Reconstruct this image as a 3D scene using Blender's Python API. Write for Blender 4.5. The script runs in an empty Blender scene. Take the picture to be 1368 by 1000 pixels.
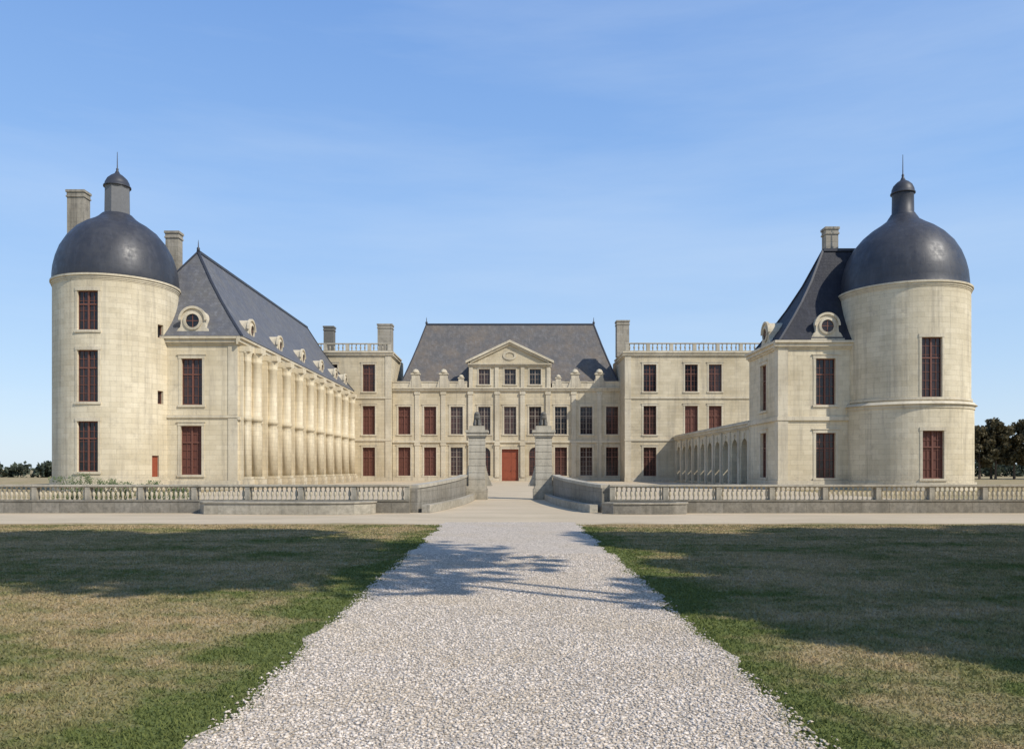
import bpy, math, random
import numpy as np
from mathutils import Vector
random.seed(7); rng=np.random.default_rng(11)
scene=bpy.context.scene
COL=scene.collection
R_=math.radians
# ------------------------------------------------------------------ materials
def newmat(name):
    m=bpy.data.materials.new(name); m.use_nodes=True
    nt=m.node_tree; nt.nodes.clear()
    o=nt.nodes.new('ShaderNodeOutputMaterial'); b=nt.nodes.new('ShaderNodeBsdfPrincipled')
    nt.links.new(b.outputs[0],o.inputs[0]); return m,nt,b
def N(nt,t,**k):
    n=nt.nodes.new(t)
    for a,v in k.items(): setattr(n,a,v)
    return n
def setv(nt,inp,v):
    if hasattr(v,'is_output'): nt.links.new(v,inp)
    else: inp.default_value=v
def math_(nt,op,a,b=0.0,clamp=False):
    n=N(nt,'ShaderNodeMath',operation=op,use_clamp=clamp); setv(nt,n.inputs[0],a); setv(nt,n.inputs[1],b); return n.outputs[0]
def noise(nt,vec,scale,detail=4,rough=.55):
    n=N(nt,'ShaderNodeTexNoise'); nt.links.new(vec,n.inputs['Vector']); n.inputs['Scale'].default_value=scale
    n.inputs['Detail'].default_value=detail; n.inputs['Roughness'].default_value=rough; return n.outputs['Fac']
def mapr(nt,v,a,b,c=0.0,d=1.0):
    n=N(nt,'ShaderNodeMapRange'); setv(nt,n.inputs[0],v)
    for i,x in enumerate((a,b,c,d)): n.inputs[i+1].default_value=x
    return n.outputs[0]
def mix(nt,f,a,b,mode='MIX'):
    n=N(nt,'ShaderNodeMix',data_type='RGBA',blend_type=mode)
    setv(nt,n.inputs[0],f)
    for i,x in ((6,a),(7,b)):
        if isinstance(x,tuple): x=x+(1,) if len(x)==3 else x
        setv(nt,n.inputs[i],x)
    return n.outputs[2]
def scaled(nt,vec,s):
    n=N(nt,'ShaderNodeMapping'); nt.links.new(vec,n.inputs[0]); n.inputs['Scale'].default_value=s; return n.outputs[0]
def bump(nt,b,h,strength,dist):
    n=N(nt,'ShaderNodeBump'); nt.links.new(h,n.inputs['Height']); n.inputs['Strength'].default_value=strength
    n.inputs['Distance'].default_value=dist; nt.links.new(n.outputs[0],b.inputs['Normal'])
def stone(name,base,stain=(.33,.29,.23),amount=.6,curved=0,block=(1.0,.38),mortar=.5,grime=1.0):
    m,nt,b=newmat(name); tc=N(nt,'ShaderNodeTexCoord').outputs['Object']
    sp=N(nt,'ShaderNodeSeparateXYZ'); nt.links.new(tc,sp.inputs[0])
    if curved: u=math_(nt,'MULTIPLY',math_(nt,'ARCTAN2',sp.outputs[1],sp.outputs[0]),curved)
    else: u=math_(nt,'ADD',sp.outputs[0],sp.outputs[1])
    cb=N(nt,'ShaderNodeCombineXYZ'); nt.links.new(u,cb.inputs[0]); nt.links.new(sp.outputs[2],cb.inputs[1])
    br=N(nt,'ShaderNodeTexBrick'); nt.links.new(cb.outputs[0],br.inputs['Vector'])
    br.inputs['Scale'].default_value=1; br.inputs['Brick Width'].default_value=block[0]; br.inputs['Row Height'].default_value=block[1]
    br.inputs['Mortar Size'].default_value=.014; br.inputs['Mortar Smooth'].default_value=.3
    br.inputs['Color1'].default_value=(1,1,1,1); br.inputs['Color2'].default_value=(.77,.755,.71,1); br.inputs['Mortar'].default_value=(.62,.6,.56,1)
    n1=noise(nt,tc,.22,5,.6); n2=noise(nt,scaled(nt,tc,(1.6,1.6,.12)),1.3,5,.65); n3=noise(nt,tc,6,5,.7); n4=noise(nt,tc,28,3); n5=noise(nt,tc,1.1,6,.7)
    c=mix(nt,mapr(nt,n1,.38,.64),base,tuple(x*y for x,y in zip(base,(.80,.78,.74))))
    c=mix(nt,math_(nt,'MULTIPLY',mapr(nt,n2,.5,.75),amount),c,stain)
    c=mix(nt,math_(nt,'MULTIPLY',mapr(nt,n5,.55,.74),amount*.7),c,stain)
    c=mix(nt,math_(nt,'MULTIPLY',mapr(nt,n3,.56,.78),amount*.6),c,stain)
    g=mapr(nt,sp.outputs[2],0.1,1.6,1,0)
    c=mix(nt,math_(nt,'MULTIPLY',math_(nt,'MULTIPLY',g,mapr(nt,n3,.3,.6)),.55*grime,),c,tuple(x*.8 for x in stain))
    c=mix(nt,mortar,c,br.outputs['Color'],'MULTIPLY')
    c=mix(nt,.25,c,mix(nt,n4,(.6,.6,.6),(1.25,1.25,1.25)),'MULTIPLY')
    nt.links.new(c,b.inputs['Base Color']); b.inputs['Roughness'].default_value=.92; b.inputs['Specular IOR Level'].default_value=.15
    h=math_(nt,'ADD',math_(nt,'MULTIPLY',br.outputs['Fac'],-.6),math_(nt,'MULTIPLY',n3,.8)); bump(nt,b,h,.5,.03)
    return m
LIME=(.79,.69,.50)
M_wall=stone('limestone_wall',LIME)
M_wall2=stone('limestone_main_facade',(.70,.605,.43),amount=.65)
M_trim=stone('limestone_trim',(.72,.64,.485),amount=.65,mortar=.2,grime=.5)
M_towL=stone('limestone_tower_a',(.79,.70,.52),curved=4.45,amount=.55)
M_towR=stone('limestone_tower_b',(.78,.69,.51),curved=4.65,amount=.65)
M_old=stone('weathered_stone',(.37,.34,.285),stain=(.15,.14,.115),amount=.75,mortar=.5)
M_old2=stone('weathered_light_stone',(.58,.53,.43),stain=(.25,.23,.185),amount=.75,mortar=.4)
M_chim=stone('chimney_stone',(.44,.40,.33),stain=(.13,.12,.105),amount=.9)
def slate(name,base,warm,rough=.5,row=.28,dome=False,hl=.3):
    m,nt,b=newmat(name); tc=N(nt,'ShaderNodeTexCoord').outputs['Object']
    sp=N(nt,'ShaderNodeSeparateXYZ'); nt.links.new(tc,sp.inputs[0])
    if dome: u=math_(nt,'MULTIPLY',math_(nt,'ARCTAN2',sp.outputs[1],sp.outputs[0]),4.)
    else: u=math_(nt,'ADD',sp.outputs[0],sp.outputs[1])
    cb=N(nt,'ShaderNodeCombineXYZ'); nt.links.new(u,cb.inputs[0]); nt.links.new(sp.outputs[2],cb.inputs[1])
    br=N(nt,'ShaderNodeTexBrick'); nt.links.new(cb.outputs[0],br.inputs['Vector'])
    br.inputs['Scale'].default_value=1; br.inputs['Brick Width'].default_value=.8 if dome else .3; br.inputs['Row Height'].default_value=row
    br.inputs['Mortar Size'].default_value=.012
    v=.88 if dome else .68
    br.inputs['Color1'].default_value=(1,1,1,1); br.inputs['Color2'].default_value=(v,v,v+.02,1); br.inputs['Mortar'].default_value=(.5,.5,.52,1)
    n1=noise(nt,tc,.5,6,.65); n2=noise(nt,scaled(nt,tc,(1.5,1.5,.2)),1.6,5,.65); n3=noise(nt,tc,3 if dome else 9,4); n5=noise(nt,tc,1.7,6,.7)
    c=mix(nt,mapr(nt,n1,.42,.68),base,warm)
    c=mix(nt,math_(nt,'MULTIPLY',mapr(nt,n2,.5,.72),.6),c,tuple(x*1.7+.01 for x in base))
    c=mix(nt,math_(nt,'MULTIPLY',mapr(nt,n5,.55,.75),.35),c,tuple(x*.55 for x in warm))
    c=mix(nt,.4 if dome else .5,c,br.outputs['Color'],'MULTIPLY')
    nt.links.new(c,b.inputs['Base Color'])
    nt.links.new(mapr(nt,n3,.3,.7,rough-.08,rough+.12),b.inputs['Roughness']); b.inputs['Specular IOR Level'].default_value=hl
    bump(nt,b,math_(nt,'ADD',math_(nt,'MULTIPLY',br.outputs['Fac'],-.5),n3),.2 if dome else .4,.02)
    return m
M_roof=slate('slate_roof',(.13,.132,.142),(.165,.158,.146),.6,hl=.25)
M_roofc=slate('slate_roof_weathered',(.14,.133,.127),(.20,.165,.13),.7,hl=.2)
M_roofd=slate('slate_roof_dark',(.028,.030,.040),(.045,.046,.052),.6,hl=.2)
M_dome=slate('slate_dome',(.036,.038,.046),(.060,.061,.067),.44,.75,True,.45)
def simple(name,col,rough=.6,var=.25,scale=4,spec=.4,metal=0,bstr=.2):
    m,nt,b=newmat(name); tc=N(nt,'ShaderNodeTexCoord').outputs['Object']
    n=noise(nt,tc,scale,5,.6)
    c=mix(nt,n,tuple(x*(1-var) for x in col),tuple(min(1,x*(1+var)) for x in col)); nt.links.new(c,b.inputs['Base Color'])
    b.inputs['Roughness'].default_value=rough; b.inputs['Specular IOR Level'].default_value=spec; b.inputs['Metallic'].default_value=metal
    bump(nt,b,n,bstr,.01); return m
M_lead=simple('lead_sheet',(.045,.047,.056),.5)
M_leadl=simple('lantern_lead',(.16,.158,.155),.6)
M_frame=simple('red_brown_joinery',(.17,.070,.048),.55)
M_framep=simple('pale_glazing_bars',(.27,.22,.175),.6)
M_shut=simple('closed_red_shutter',(.13,.048,.032),.6,.45,1.2)
M_door=simple('red_door_paint',(.28,.070,.032),.5)
M_iron=simple('dark_iron',(.03,.03,.035),.5)
M_bark=simple('tree_bark',(.10,.075,.055),.9,.4,8)
M_statue=simple('weathered_sculpture_stone',(.15,.14,.12),.9,.5,6)
def glassmat():
    m,nt,b=newmat('dark_window_glass'); tc=N(nt,'ShaderNodeTexCoord').outputs['Object']
    oi=N(nt,'ShaderNodeObjectInfo').outputs['Random']
    n=noise(nt,tc,1.3,3); f=math_(nt,'ADD',math_(nt,'MULTIPLY',n,.7),math_(nt,'MULTIPLY',oi,.45))
    c=mix(nt,mapr(nt,f,.4,.85),(.012,.013,.016),(.085,.040,.030)); nt.links.new(c,b.inputs['Base Color'])
    b.inputs['Roughness'].default_value=.12; b.inputs['Specular IOR Level'].default_value=.45; bump(nt,b,n,.3,.03); return m
M_glass=glassmat()
def attr_rand(nt): 
    a=N(nt,'ShaderNodeAttribute'); a.attribute_name='tint'; return a.outputs['Fac']
def leafmat(name,a_,b_,trans=.25):
    m,nt,b=newmat(name); t=attr_rand(nt)
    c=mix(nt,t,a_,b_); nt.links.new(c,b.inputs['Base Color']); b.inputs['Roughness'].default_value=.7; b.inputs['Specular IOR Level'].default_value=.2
    tr=N(nt,'ShaderNodeBsdfTranslucent'); nt.links.new(c,tr.inputs[0]); ms=N(nt,'ShaderNodeMixShader'); ms.inputs[0].default_value=trans
    out=[x for x in nt.nodes if x.type=='OUTPUT_MATERIAL'][0]
    nt.links.new(b.outputs[0],ms.inputs[1]); nt.links.new(tr.outputs[0],ms.inputs[2]); nt.links.new(ms.outputs[0],out.inputs[0]); return m
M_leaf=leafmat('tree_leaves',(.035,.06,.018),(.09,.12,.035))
M_pine=leafmat('russet_leaves',(.06,.058,.032),(.17,.135,.07))
M_weed=leafmat('weed_leaves',(.13,.18,.07),(.28,.33,.15),.4)
M_hedge=leafmat('hedge_leaves',(.05,.065,.05),(.11,.13,.085))
def lawncolor(nt,blade=None):
    geo=N(nt,'ShaderNodeNewGeometry').outputs['Position']
    sp=N(nt,'ShaderNodeSeparateXYZ'); nt.links.new(geo,sp.inputs[0])
    n1=noise(nt,scaled(nt,geo,(.6,1,0)),.55,5,.6); n2=noise(nt,scaled(nt,geo,(1,1,0)),2.6,5,.65); n3=noise(nt,scaled(nt,geo,(1,1,0)),22,3,.6)
    f=math_(nt,'ADD',math_(nt,'MULTIPLY',n1,.65),math_(nt,'MULTIPLY',n2,.35))
    ax=math_(nt,'ABSOLUTE',sp.outputs[0])
    edge=mapr(nt,ax,1.75,2.9,.19,0)
    far=mapr(nt,sp.outputs[1],17,23,0,-.06)
    f=math_(nt,'ADD',math_(nt,'SUBTRACT',f,0.01),math_(nt,'ADD',edge,far))
    k=mapr(nt,f,.42,.59)
    c=mix(nt,k,(.42,.325,.19),(.15,.175,.058))
    c=mix(nt,math_(nt,'MULTIPLY',mapr(nt,n3,.35,.7),.4),c,mix(nt,k,(.29,.225,.12),(.09,.11,.035)))
    return c,n3,n2
m,nt,b=newmat('dry_lawn'); c,n3,n2=lawncolor(nt); nt.links.new(c,b.inputs['Base Color']); b.inputs['Roughness'].default_value=.95; b.inputs['Specular IOR Level'].default_value=.05
bump(nt,b,math_(nt,'ADD',n3,n2),.6,.03); M_lawn=m
m,nt,b=newmat('grass_blades'); c,n3,n2=lawncolor(nt); t=attr_rand(nt)
c=mix(nt,.8,c,mix(nt,t,(.7,.75,.65),(1.6,1.52,1.42)),'MULTIPLY'); nt.links.new(c,b.inputs['Base Color']); b.inputs['Roughness'].default_value=.8; b.inputs['Specular IOR Level'].default_value=.1
tr=N(nt,'ShaderNodeBsdfTranslucent'); nt.links.new(c,tr.inputs[0]); ms=N(nt,'ShaderNodeMixShader'); ms.inputs[0].default_value=.3
out=[x for x in nt.nodes if x.type=='OUTPUT_MATERIAL'][0]; nt.links.new(b.outputs[0],ms.inputs[1]); nt.links.new(tr.outputs[0],ms.inputs[2]); nt.links.new(ms.outputs[0],out.inputs[0]); M_blade=m
def gravelmat():
    m,nt,b=newmat('pale_gravel'); geo=N(nt,'ShaderNodeNewGeometry').outputs['Position']
    v=N(nt,'ShaderNodeTexVoronoi'); nt.links.new(geo,v.inputs['Vector']); v.inputs['Scale'].default_value=34
    sp=N(nt,'ShaderNodeSeparateColor'); nt.links.new(v.outputs['Color'],sp.inputs[0])
    c=mix(nt,sp.outputs[0],(.40,.34,.27),(.76,.66,.545))
    n=noise(nt,geo,.7,5,.6); c=mix(nt,math_(nt,'MULTIPLY',mapr(nt,n,.45,.70),.5),c,(.54,.44,.31))
    c=mix(nt,mapr(nt,v.outputs['Distance'],.5,.95),c,(.26,.22,.17))
    nt.links.new(c,b.inputs['Base Color']); b.inputs['Roughness'].default_value=.9; b.inputs['Specular IOR Level'].default_value=.1
    bump(nt,b,math_(nt,'MULTIPLY',v.outputs['Distance'],-1),.6,.02); return m
M_gravel=gravelmat()
m,nt,b=newmat('loose_pebbles'); t=attr_rand(nt); geo=N(nt,'ShaderNodeNewGeometry').outputs['Position']
c=mix(nt,t,(.38,.325,.26),(.85,.75,.64)); n=noise(nt,geo,.7,5,.6); c=mix(nt,math_(nt,'MULTIPLY',mapr(nt,n,.45,.70),.5),c,(.56,.46,.33)); nt.links.new(c,b.inputs['Base Color']); b.inputs['Roughness'].default_value=.9; b.inputs['Specular IOR Level'].default_value=.1; M_peb=m
def sandmat():
    m,nt,b=newmat('sandy_surface'); geo=N(nt,'ShaderNodeNewGeometry').outputs['Position']
    n1=noise(nt,scaled(nt,geo,(.4,1,1)),.6,6,.65); n2=noise(nt,geo,30,3,.7)
    c=mix(nt,mapr(nt,n1,.35,.65),(.57,.46,.315),(.42,.34,.225)); c=mix(nt,math_(nt,'MULTIPLY',n2,.6),c,(.66,.555,.40))
    nt.links.new(c,b.inputs['Base Color']); b.inputs['Roughness'].default_value=.95; b.inputs['Specular IOR Level'].default_value=.1; bump(nt,b,n2,.6,.02); return m
M_sand=sandmat()
# ------------------------------------------------------------------ mesh builder
class MB:
    def __init__(s): s.v=[]; s.f=[]; s.m=[]; s.s=[]
    def face(s,pts,mat=0,smooth=False):
        i=len(s.v); s.v+= [tuple(p) for p in pts]; s.f.append(tuple(range(i,i+len(pts)))); s.m.append(mat); s.s.append(smooth)
    def hexa(s,P,mat=0):
        i=len(s.v); s.v+=[tuple(p) for p in P]
        for q in ((0,3,2,1),(4,5,6,7),(0,1,5,4),(1,2,6,5),(2,3,7,6),(3,0,4,7)):
            s.f.append(tuple(i+k for k in q)); s.m.append(mat); s.s.append(False)
    def box(s,x0,x1,y0,y1,z0,z1,mat=0):
        s.hexa([(x0,y0,z0),(x1,y0,z0),(x1,y1,z0),(x0,y1,z0),(x0,y0,z1),(x1,y0,z1),(x1,y1,z1),(x0,y1,z1)],mat)
    def obox(s,mp,u0,u1,v0,v1,w0,w1,mat=0,step=None):
        n=1 if not step else max(1,int(math.ceil((u1-u0)/step)))
        for k in range(n):
            a=u0+(u1-u0)*k/n; c=u0+(u1-u0)*(k+1)/n
            s.hexa([mp(a,v0,w1),mp(c,v0,w1),mp(c,v0,w0),mp(a,v0,w0),mp(a,v1,w1),mp(c,v1,w1),mp(c,v1,w0),mp(a,v1,w0)],mat)
    def lathe(s,prof,cx=0,cy=0,seg=48,mat=0,smooth=True,cap=True):
        i=len(s.v); n=len(prof)
        for r,z in prof:
            for k in range(seg):
                a=2*math.pi*k/seg; s.v.append((cx+r*math.cos(a),cy+r*math.sin(a),z))
        for j in range(n-1):
            for k in range(seg):
                k2=(k+1)%seg; s.f.append((i+j*seg+k,i+j*seg+k2,i+(j+1)*seg+k2,i+(j+1)*seg+k)); s.m.append(mat); s.s.append(smooth)
        if cap:
            s.f.append(tuple(i+(n-1)*seg+k for k in range(seg))); s.m.append(mat); s.s.append(False)
            s.f.append(tuple(i+k for k in reversed(range(seg)))); s.m.append(mat); s.s.append(False)
    def mesh(s,name,mats,off=(0,0,0)):
        me=bpy.data.meshes.new(name)
        me.from_pydata([(a-off[0],b-off[1],c-off[2]) for a,b,c in s.v],[],s.f)
        for x in mats: me.materials.append(x)
        me.polygons.foreach_set('material_index',s.m); me.polygons.foreach_set('use_smooth',s.s); me.update(); return me
def link(o): COL.objects.link(o); return o
def thing(name,loc,label,cat,group=None):
    o=bpy.data.objects.new(name,None); o.location=loc; o.empty_display_size=.3; o['label']=label; o['category']=cat
    if group: o['group']=group
    return link(o)
def part(name,mb,mats,parent,label=None):
    o=bpy.data.objects.new(name,mb.mesh(name,mats,tuple(parent.location))); o.parent=parent
    if label: o['label']=label
    return link(o)
def place(name,me,parent,loc,rz=0,scale=1,label=None):
    o=bpy.data.objects.new(name,me); o.parent=parent; o.location=Vector(loc)-parent.location if parent.parent is None else loc
    o.rotation_euler=(0,0,rz); o.scale=(scale,)*3 if not isinstance(scale,tuple) else scale
    if label: o['label']=label
    return link(o)
def structure(name,mb,mats):
    o=bpy.data.objects.new(name,mb.mesh(name,mats)); o['kind']='structure'; return link(o)
def flat(ox,oy,n):   # u along façade, v height, w outward
    if n=='S': return lambda u,v,w:(u,oy-w,v)
    if n=='E': return lambda u,v,w:(ox+w,u,v)
    if n=='W': return lambda u,v,w:(ox-w,u,v)
    if n=='N': return lambda u,v,w:(u,oy+w,v)
RZ={'S':0,'E':math.pi/2,'W':-math.pi/2,'N':math.pi}
def tower_map(cx,cy,Rf):
    R0=Rf(8.0)
    def mp(u,v,w):
        t=u/R0; r=Rf(v)+w; return (cx+r*math.sin(t),cy-r*math.cos(t),v)
    return mp
def facade(mb,mp,u0,u1,v0,v1,ops,step=None,depth=.32,vext=(),mat=0,smooth=False):
    us={u0,u1}; vs={v0,v1}|set(vext)
    if step:
        n=int((u1-u0)/step)
        us|={u0+(u1-u0)*k/n for k in range(n+1)}
    for o in ops: us|={o[0],o[1]}; vs|={o[2],o[3]}
    us=sorted(us); vs=sorted(vs)
    us=[a for i,a in enumerate(us) if i==0 or a-us[i-1]>1e-5]
    for i in range(len(us)-1):
        for j in range(len(vs)-1):
            cu=(us[i]+us[i+1])/2; cv=(vs[j]+vs[j+1])/2
            if any(o[0]<cu<o[1] and o[2]<cv<o[3] for o in ops): continue
            mb.face([mp(us[i],vs[j],0),mp(us[i+1],vs[j],0),mp(us[i+1],vs[j+1],0),mp(us[i],vs[j+1],0)],mat,smooth)
    for o in ops:
        a,b_,c,d=o[:4]
        if len(o)>4 and o[4]=='arch':
            r=(b_-a)/2; cu=(a+b_)/2; sp=d-r; K=12
            arc=[(cu-r*math.cos(math.pi*k/K),sp+r*math.sin(math.pi*k/K)) for k in range(K+1)]
            for k in range(K):
                p,q=arc[k],arc[k+1]
                mb.face([mp(p[0],p[1],0),mp(q[0],q[1],0),mp(q[0],d,0),mp(p[0],d,0)],mat)
                mb.face([mp(p[0],p[1],0),mp(q[0],q[1],0),mp(q[0],q[1],-depth),mp(p[0],p[1],-depth)],mat)
            mb.face([mp(a,c,0),mp(a,sp,0),mp(a,sp,-depth),mp(a,c,-depth)],mat); mb.face([mp(b_,c,0),mp(b_,sp,0),mp(b_,sp,-depth),mp(b_,c,-depth)],mat)
            continue
        mb.face([mp(a,c,0),mp(a,d,0),mp(a,d,-depth),mp(a,c,-depth)],mat); mb.face([mp(b_,c,0),mp(b_,d,0),mp(b_,d,-depth),mp(b_,c,-depth)],mat)
        k=[x for x in us if a-1e-6<=x<=b_+1e-6]
        for p,q in zip(k,k[1:]):
            for vv in (c,d): mb.face([mp(p,vv,0),mp(q,vv,0),mp(q,vv,-depth),mp(p,vv,-depth)],mat)
def surround(mb,mp,o,step=None,mat=0,j=.2,p=.04,hood=True):
    a,b_,c,d=o[:4]; a-=.003; b_+=.003
    mb.obox(mp,a-j,a,c,d,-.02,p,mat,step); mb.obox(mp,b_,b_+j,c,d,-.02,p,mat,step)
    mb.obox(mp,a-j-.02,b_+j+.02,d+.002,d+.26,-.02,p+.02,mat,step)
    if hood: mb.obox(mp,a-j-.1,b_+j+.1,d+.262,d+.34,-.02,p+.07,mat,step)
    mb.obox(mp,a-j-.05,b_+j+.05,c-.17,c-.002,-.02,p+.06,mat,step)
WC={}
def window_meshes(w,h,kind):
    k=(round(w,2),round(h,2),kind)
    if k in WC: return WC[k]
    g=MB(); hw=w/2
    g.box(-hw,hw,0,.03,0,h)
    f=MB(); t=.08
    def fb(x0,x1,z0,z1,y=-.07): f.box(x0,x1,y,-.002,z0,z1)
    fb(-hw,-hw+t,0,h); fb(hw-t,hw,0,h); fb(-hw+t,hw-t,0,t); fb(-hw+t,hw-t,h-t,h)
    if w>1:
        fb(-.06,.06,t,h-t,-.09)
        zt=h*.66; fb(-hw+t,-.06,zt-.05,zt+.05,-.085); fb(.06,hw-t,zt-.05,zt+.05,-.085)
        rows=max(3,int(h/.62))
        for s in (-1,1):
            xm=s*(hw-t+.06)/2; 
            f.box(xm-.018,xm+.018,-.05,-.002,t,h-t)
            for r in range(1,rows):
                z=h*r/rows
                if abs(z-zt)<.15: continue
                x0,x1=(.06,xm-.018) if s>0 else (-hw+t,xm-.018)
                f.box(x0,x1,-.048,-.002,z-.018,z+.018); x0,x1=(xm+.018,hw-t) if s>0 else (xm+.018,-.06)
                f.box(x0,x1,-.048,-.002,z-.018,z+.018)
    gm=g.mesh('window_pane',[M_shut if kind=='red' else M_glass]); fm=f.mesh('window_frame',[M_framep if kind=='pale' else M_frame])
    WC[k]=(gm,fm); return WC[k]
def add_window(parent,mp,o,rz,kind='dark',depth=.3):
    a,b_,c,d=o[:4]; gm,fm=window_meshes(b_-a+(.06 if depth>.2 else 0),d-c,kind)
    p=mp((a+b_)/2,c,-depth+.02)
    w=place('window',gm,parent,p,rz,label={'red':'window with closed red-brown inner shutters','pale':'tall window with pale glazing bars'}.get(kind))
    fr=bpy.data.objects.new('frame',fm); fr.parent=w; link(fr); return w
def cornice(mb,mp,u0,u1,z,h=.5,p=.4,step=None,mat=0,ext=0):
    a=h/4
    mb.obox(mp,u0-ext*.3,u1+ext*.3,z-h,z-h+a-.001,-.02,p*.3,mat,step)
    mb.obox(mp,u0-ext*.65,u1+ext*.65,z-h+a,z-a*1.2,-.02,p*.65,mat,step)
    mb.obox(mp,u0-ext,u1+ext,z-a*1.2+.001,z,-.02,p,mat,step)
def dormer_meshes():
    pts=[(-1.3,0),(-1.3,.3),(-1.12,.62),(-.98,.7),(-.93,1.0)]
    pts+=[(.95*math.cos(a),1.25+.95*math.sin(a)) for a in np.linspace(math.pi*.97,math.pi*.03,16)]
    pts+=[(.93,1.0),(.98,.7),(1.12,.62),(1.3,.3),(1.3,0)]
    mb=MB(); D=1.5
    mb.face([(x,0,z) for x,z in pts]); 
    for (x,z),(x2,z2) in zip(pts,pts[1:]): mb.face([(x,0,z),(x2,0,z2),(x2,D,z2),(x,D,z)],0)
    for a in np.linspace(0,math.pi,17)[:-1]:
        b2=a+math.pi/16
        def q(r,y,t): return (r*math.cos(t),y,1.25+r*math.sin(t))
        mb.hexa([q(.90,-.12,a),q(1.08,-.12,a),q(1.08,.1,a),q(.90,.1,a),q(.90,-.12,b2),q(1.08,-.12,b2),q(1.08,.1,b2),q(.90,.1,b2)])
    for a in np.linspace(0,2*math.pi,25)[:-1]:
        b2=a+math.pi/12
        def q(r,y,t): return (r*math.cos(t),y,1.2+r*math.sin(t))
        mb.hexa([q(.52,-.14,a),q(.70,-.10,a),q(.70,.05,a),q(.52,.05,a),q(.52,-.14,b2),q(.70,-.10,b2),q(.70,.05,b2),q(.52,.05,b2)])
    mb.box(-1.4,1.4,-.14,.1,-.02,.16)
    g=MB(); g.face([(.53*math.cos(t),-.02,1.2+.53*math.sin(t)) for t in np.linspace(0,2*math.pi,24,endpoint=False)])
    g.box(-.03,.03,-.05,-.025,.68,1.72,1); g.box(-.5,.5,-.047,-.022,1.17,1.23,1)
    return mb.mesh('dormer',[M_trim]),g.mesh('round_window',[M_glass,M_frame])
DM,DW=dormer_meshes()
def dormer(parent,loc,rz,s=1):
    d=place('dormer',DM,parent,loc,rz,s); w=bpy.data.objects.new('round_window',DW); w.parent=d; link(w)
def chimney(parent,x0,x1,y0,y1,z0,z1,mat=None,label=None):
    mb=MB(); mb.box(x0,x1,y0,y1,z0,z1-.6); mb.box(x0-.07,x1+.07,y0-.07,y1+.07,z1-.599,z1-.48)
    mb.box(x0-.02,x1+.02,y0-.02,y1+.02,z1-.479,z1-.2); mb.box(x0-.09,x1+.09,y0-.09,y1+.09,z1-.199,z1)
    part('chimney',mb,[mat or M_chim],parent,label)
def hip(mb,x0,x1,y0,y1,z0,A,B,z1,mat=0,cap=True,flare=0):
    P=(A[0],A[1],z1); Q=(B[0],B[1],z1)
    low=[(x0,y0,z0),(x1,y0,z0),(x1,y1,z0),(x0,y1,z0)]
    tops=[P,P,Q,Q] if A[0]==B[0] else [P,Q,Q,P]
    rings=[low]
    if flare:
        for t in (.12,.25,.42,.65):
            k=t+flare*math.sin(math.pi*t)*.5
            rings.append([tuple(l[i]+(tp[i]-l[i])*(k if i<2 else t) for i in range(3)) for l,tp in zip(low,tops)])
    for r0,r1 in zip(rings,rings[1:]):
        for i in range(4):
            j=(i+1)%4; mb.face([r0[i],r0[j],r1[j],r1[i]],mat)
    a,b_,c,d=rings[-1]
    if A[0]==B[0]:
        mb.face([a,b_,P],mat); mb.face([b_,c,Q,P],mat); mb.face([c,d,Q],mat); mb.face([d,a,P,Q],mat)
        if cap: mb.box(A[0]-.15,A[0]+.15,A[1],B[1],z1-.12,z1+.1,1)
    else:
        mb.face([a,b_,Q,P],mat); mb.face([b_,c,Q],mat); mb.face([c,d,P,Q],mat); mb.face([d,a,P],mat)
        if cap: mb.box(A[0],B[0],A[1]-.15,A[1]+.15,z1-.12,z1+.1,1)
    allr=rings+[tops]
    for r0,r1 in zip(allr,allr[1:]):
        for s,e in zip(r0,r1):
            s=Vector(s);e=Vector(e); r=.08
            ps=[]
            for p in (s,e): ps+=[p+Vector((-r,-r,.03)),p+Vector((r,-r,.03)),p+Vector((r,r,.03)),p+Vector((-r,r,.03))]
            mb.hexa(ps,1)
    mb.face(low,mat)
# ------------------------------------------------------------------ LEFT WING
YB=104.0
W=thing('palace_wing',(-26,61,0),'long cream limestone palace wing with steep slate roof and round dormers','building')
mb=MB(); tr=MB()
mpS=flat(0,61,'S'); mpE=flat(-20.8,0,'E')
opsS=[(-25.15,-23.55,6.5,10.05),(-25.2,-23.6,1.15,4.9)]
facade(mb,mpS,-31.2,-20.8,0,11.7,opsS)
for i,o in enumerate(opsS): surround(tr,mpS,o); add_window(W,mpS,o,RZ['S'],'red' if i else 'dark')
bays=[62.9+4.2*k for k in range(10)]
opsE=[]
for y in bays[:-1]:
    opsE.append((y+1.3,y+2.9,6.4,9.7)); opsE.append((y+1.2,y+3.0,.9,4.6,'arch'))
facade(mb,mpE,61,YB,0,11.7,opsE)
for o in opsE:
    if len(o)==4: surround(tr,mpE,o)
    add_window(W,mpE,o,RZ['E'],'red' if len(o)>4 else 'dark')
mb.face([(-31.2,61,0),(-31.2,YB,0),(-31.2,YB,11.7),(-31.2,61,11.7)])
mb.box(-36.9,-31.25,67.6,82,0,12.2); 
part('wall',mb,[M_wall],W)
cornice(tr,mpS,-31.2,-20.8,11.7,.6,.4,ext=.0); cornice(tr,mpE,60.6,YB,11.7,.6,.4)
tr.obox(mpS,-31,-20.82,5.5,5.72,-.02,.10); tr.obox(mpE,60.9,YB-.1,5.35,5.6,-.02,.16)
tr.obox(mpS,-31,-20.85,0,.7,-.02,.12); tr.obox(mpE,60.88,YB-.1,0,.7,-.02,.12)
tr.obox(mpS,-21.55,-20.83,.71,5.48,-.02,.06); tr.obox(mpS,-21.55,-20.83,5.73,11.1,-.02,.06)
part('stone_trim',tr,[M_trim],W)
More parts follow.
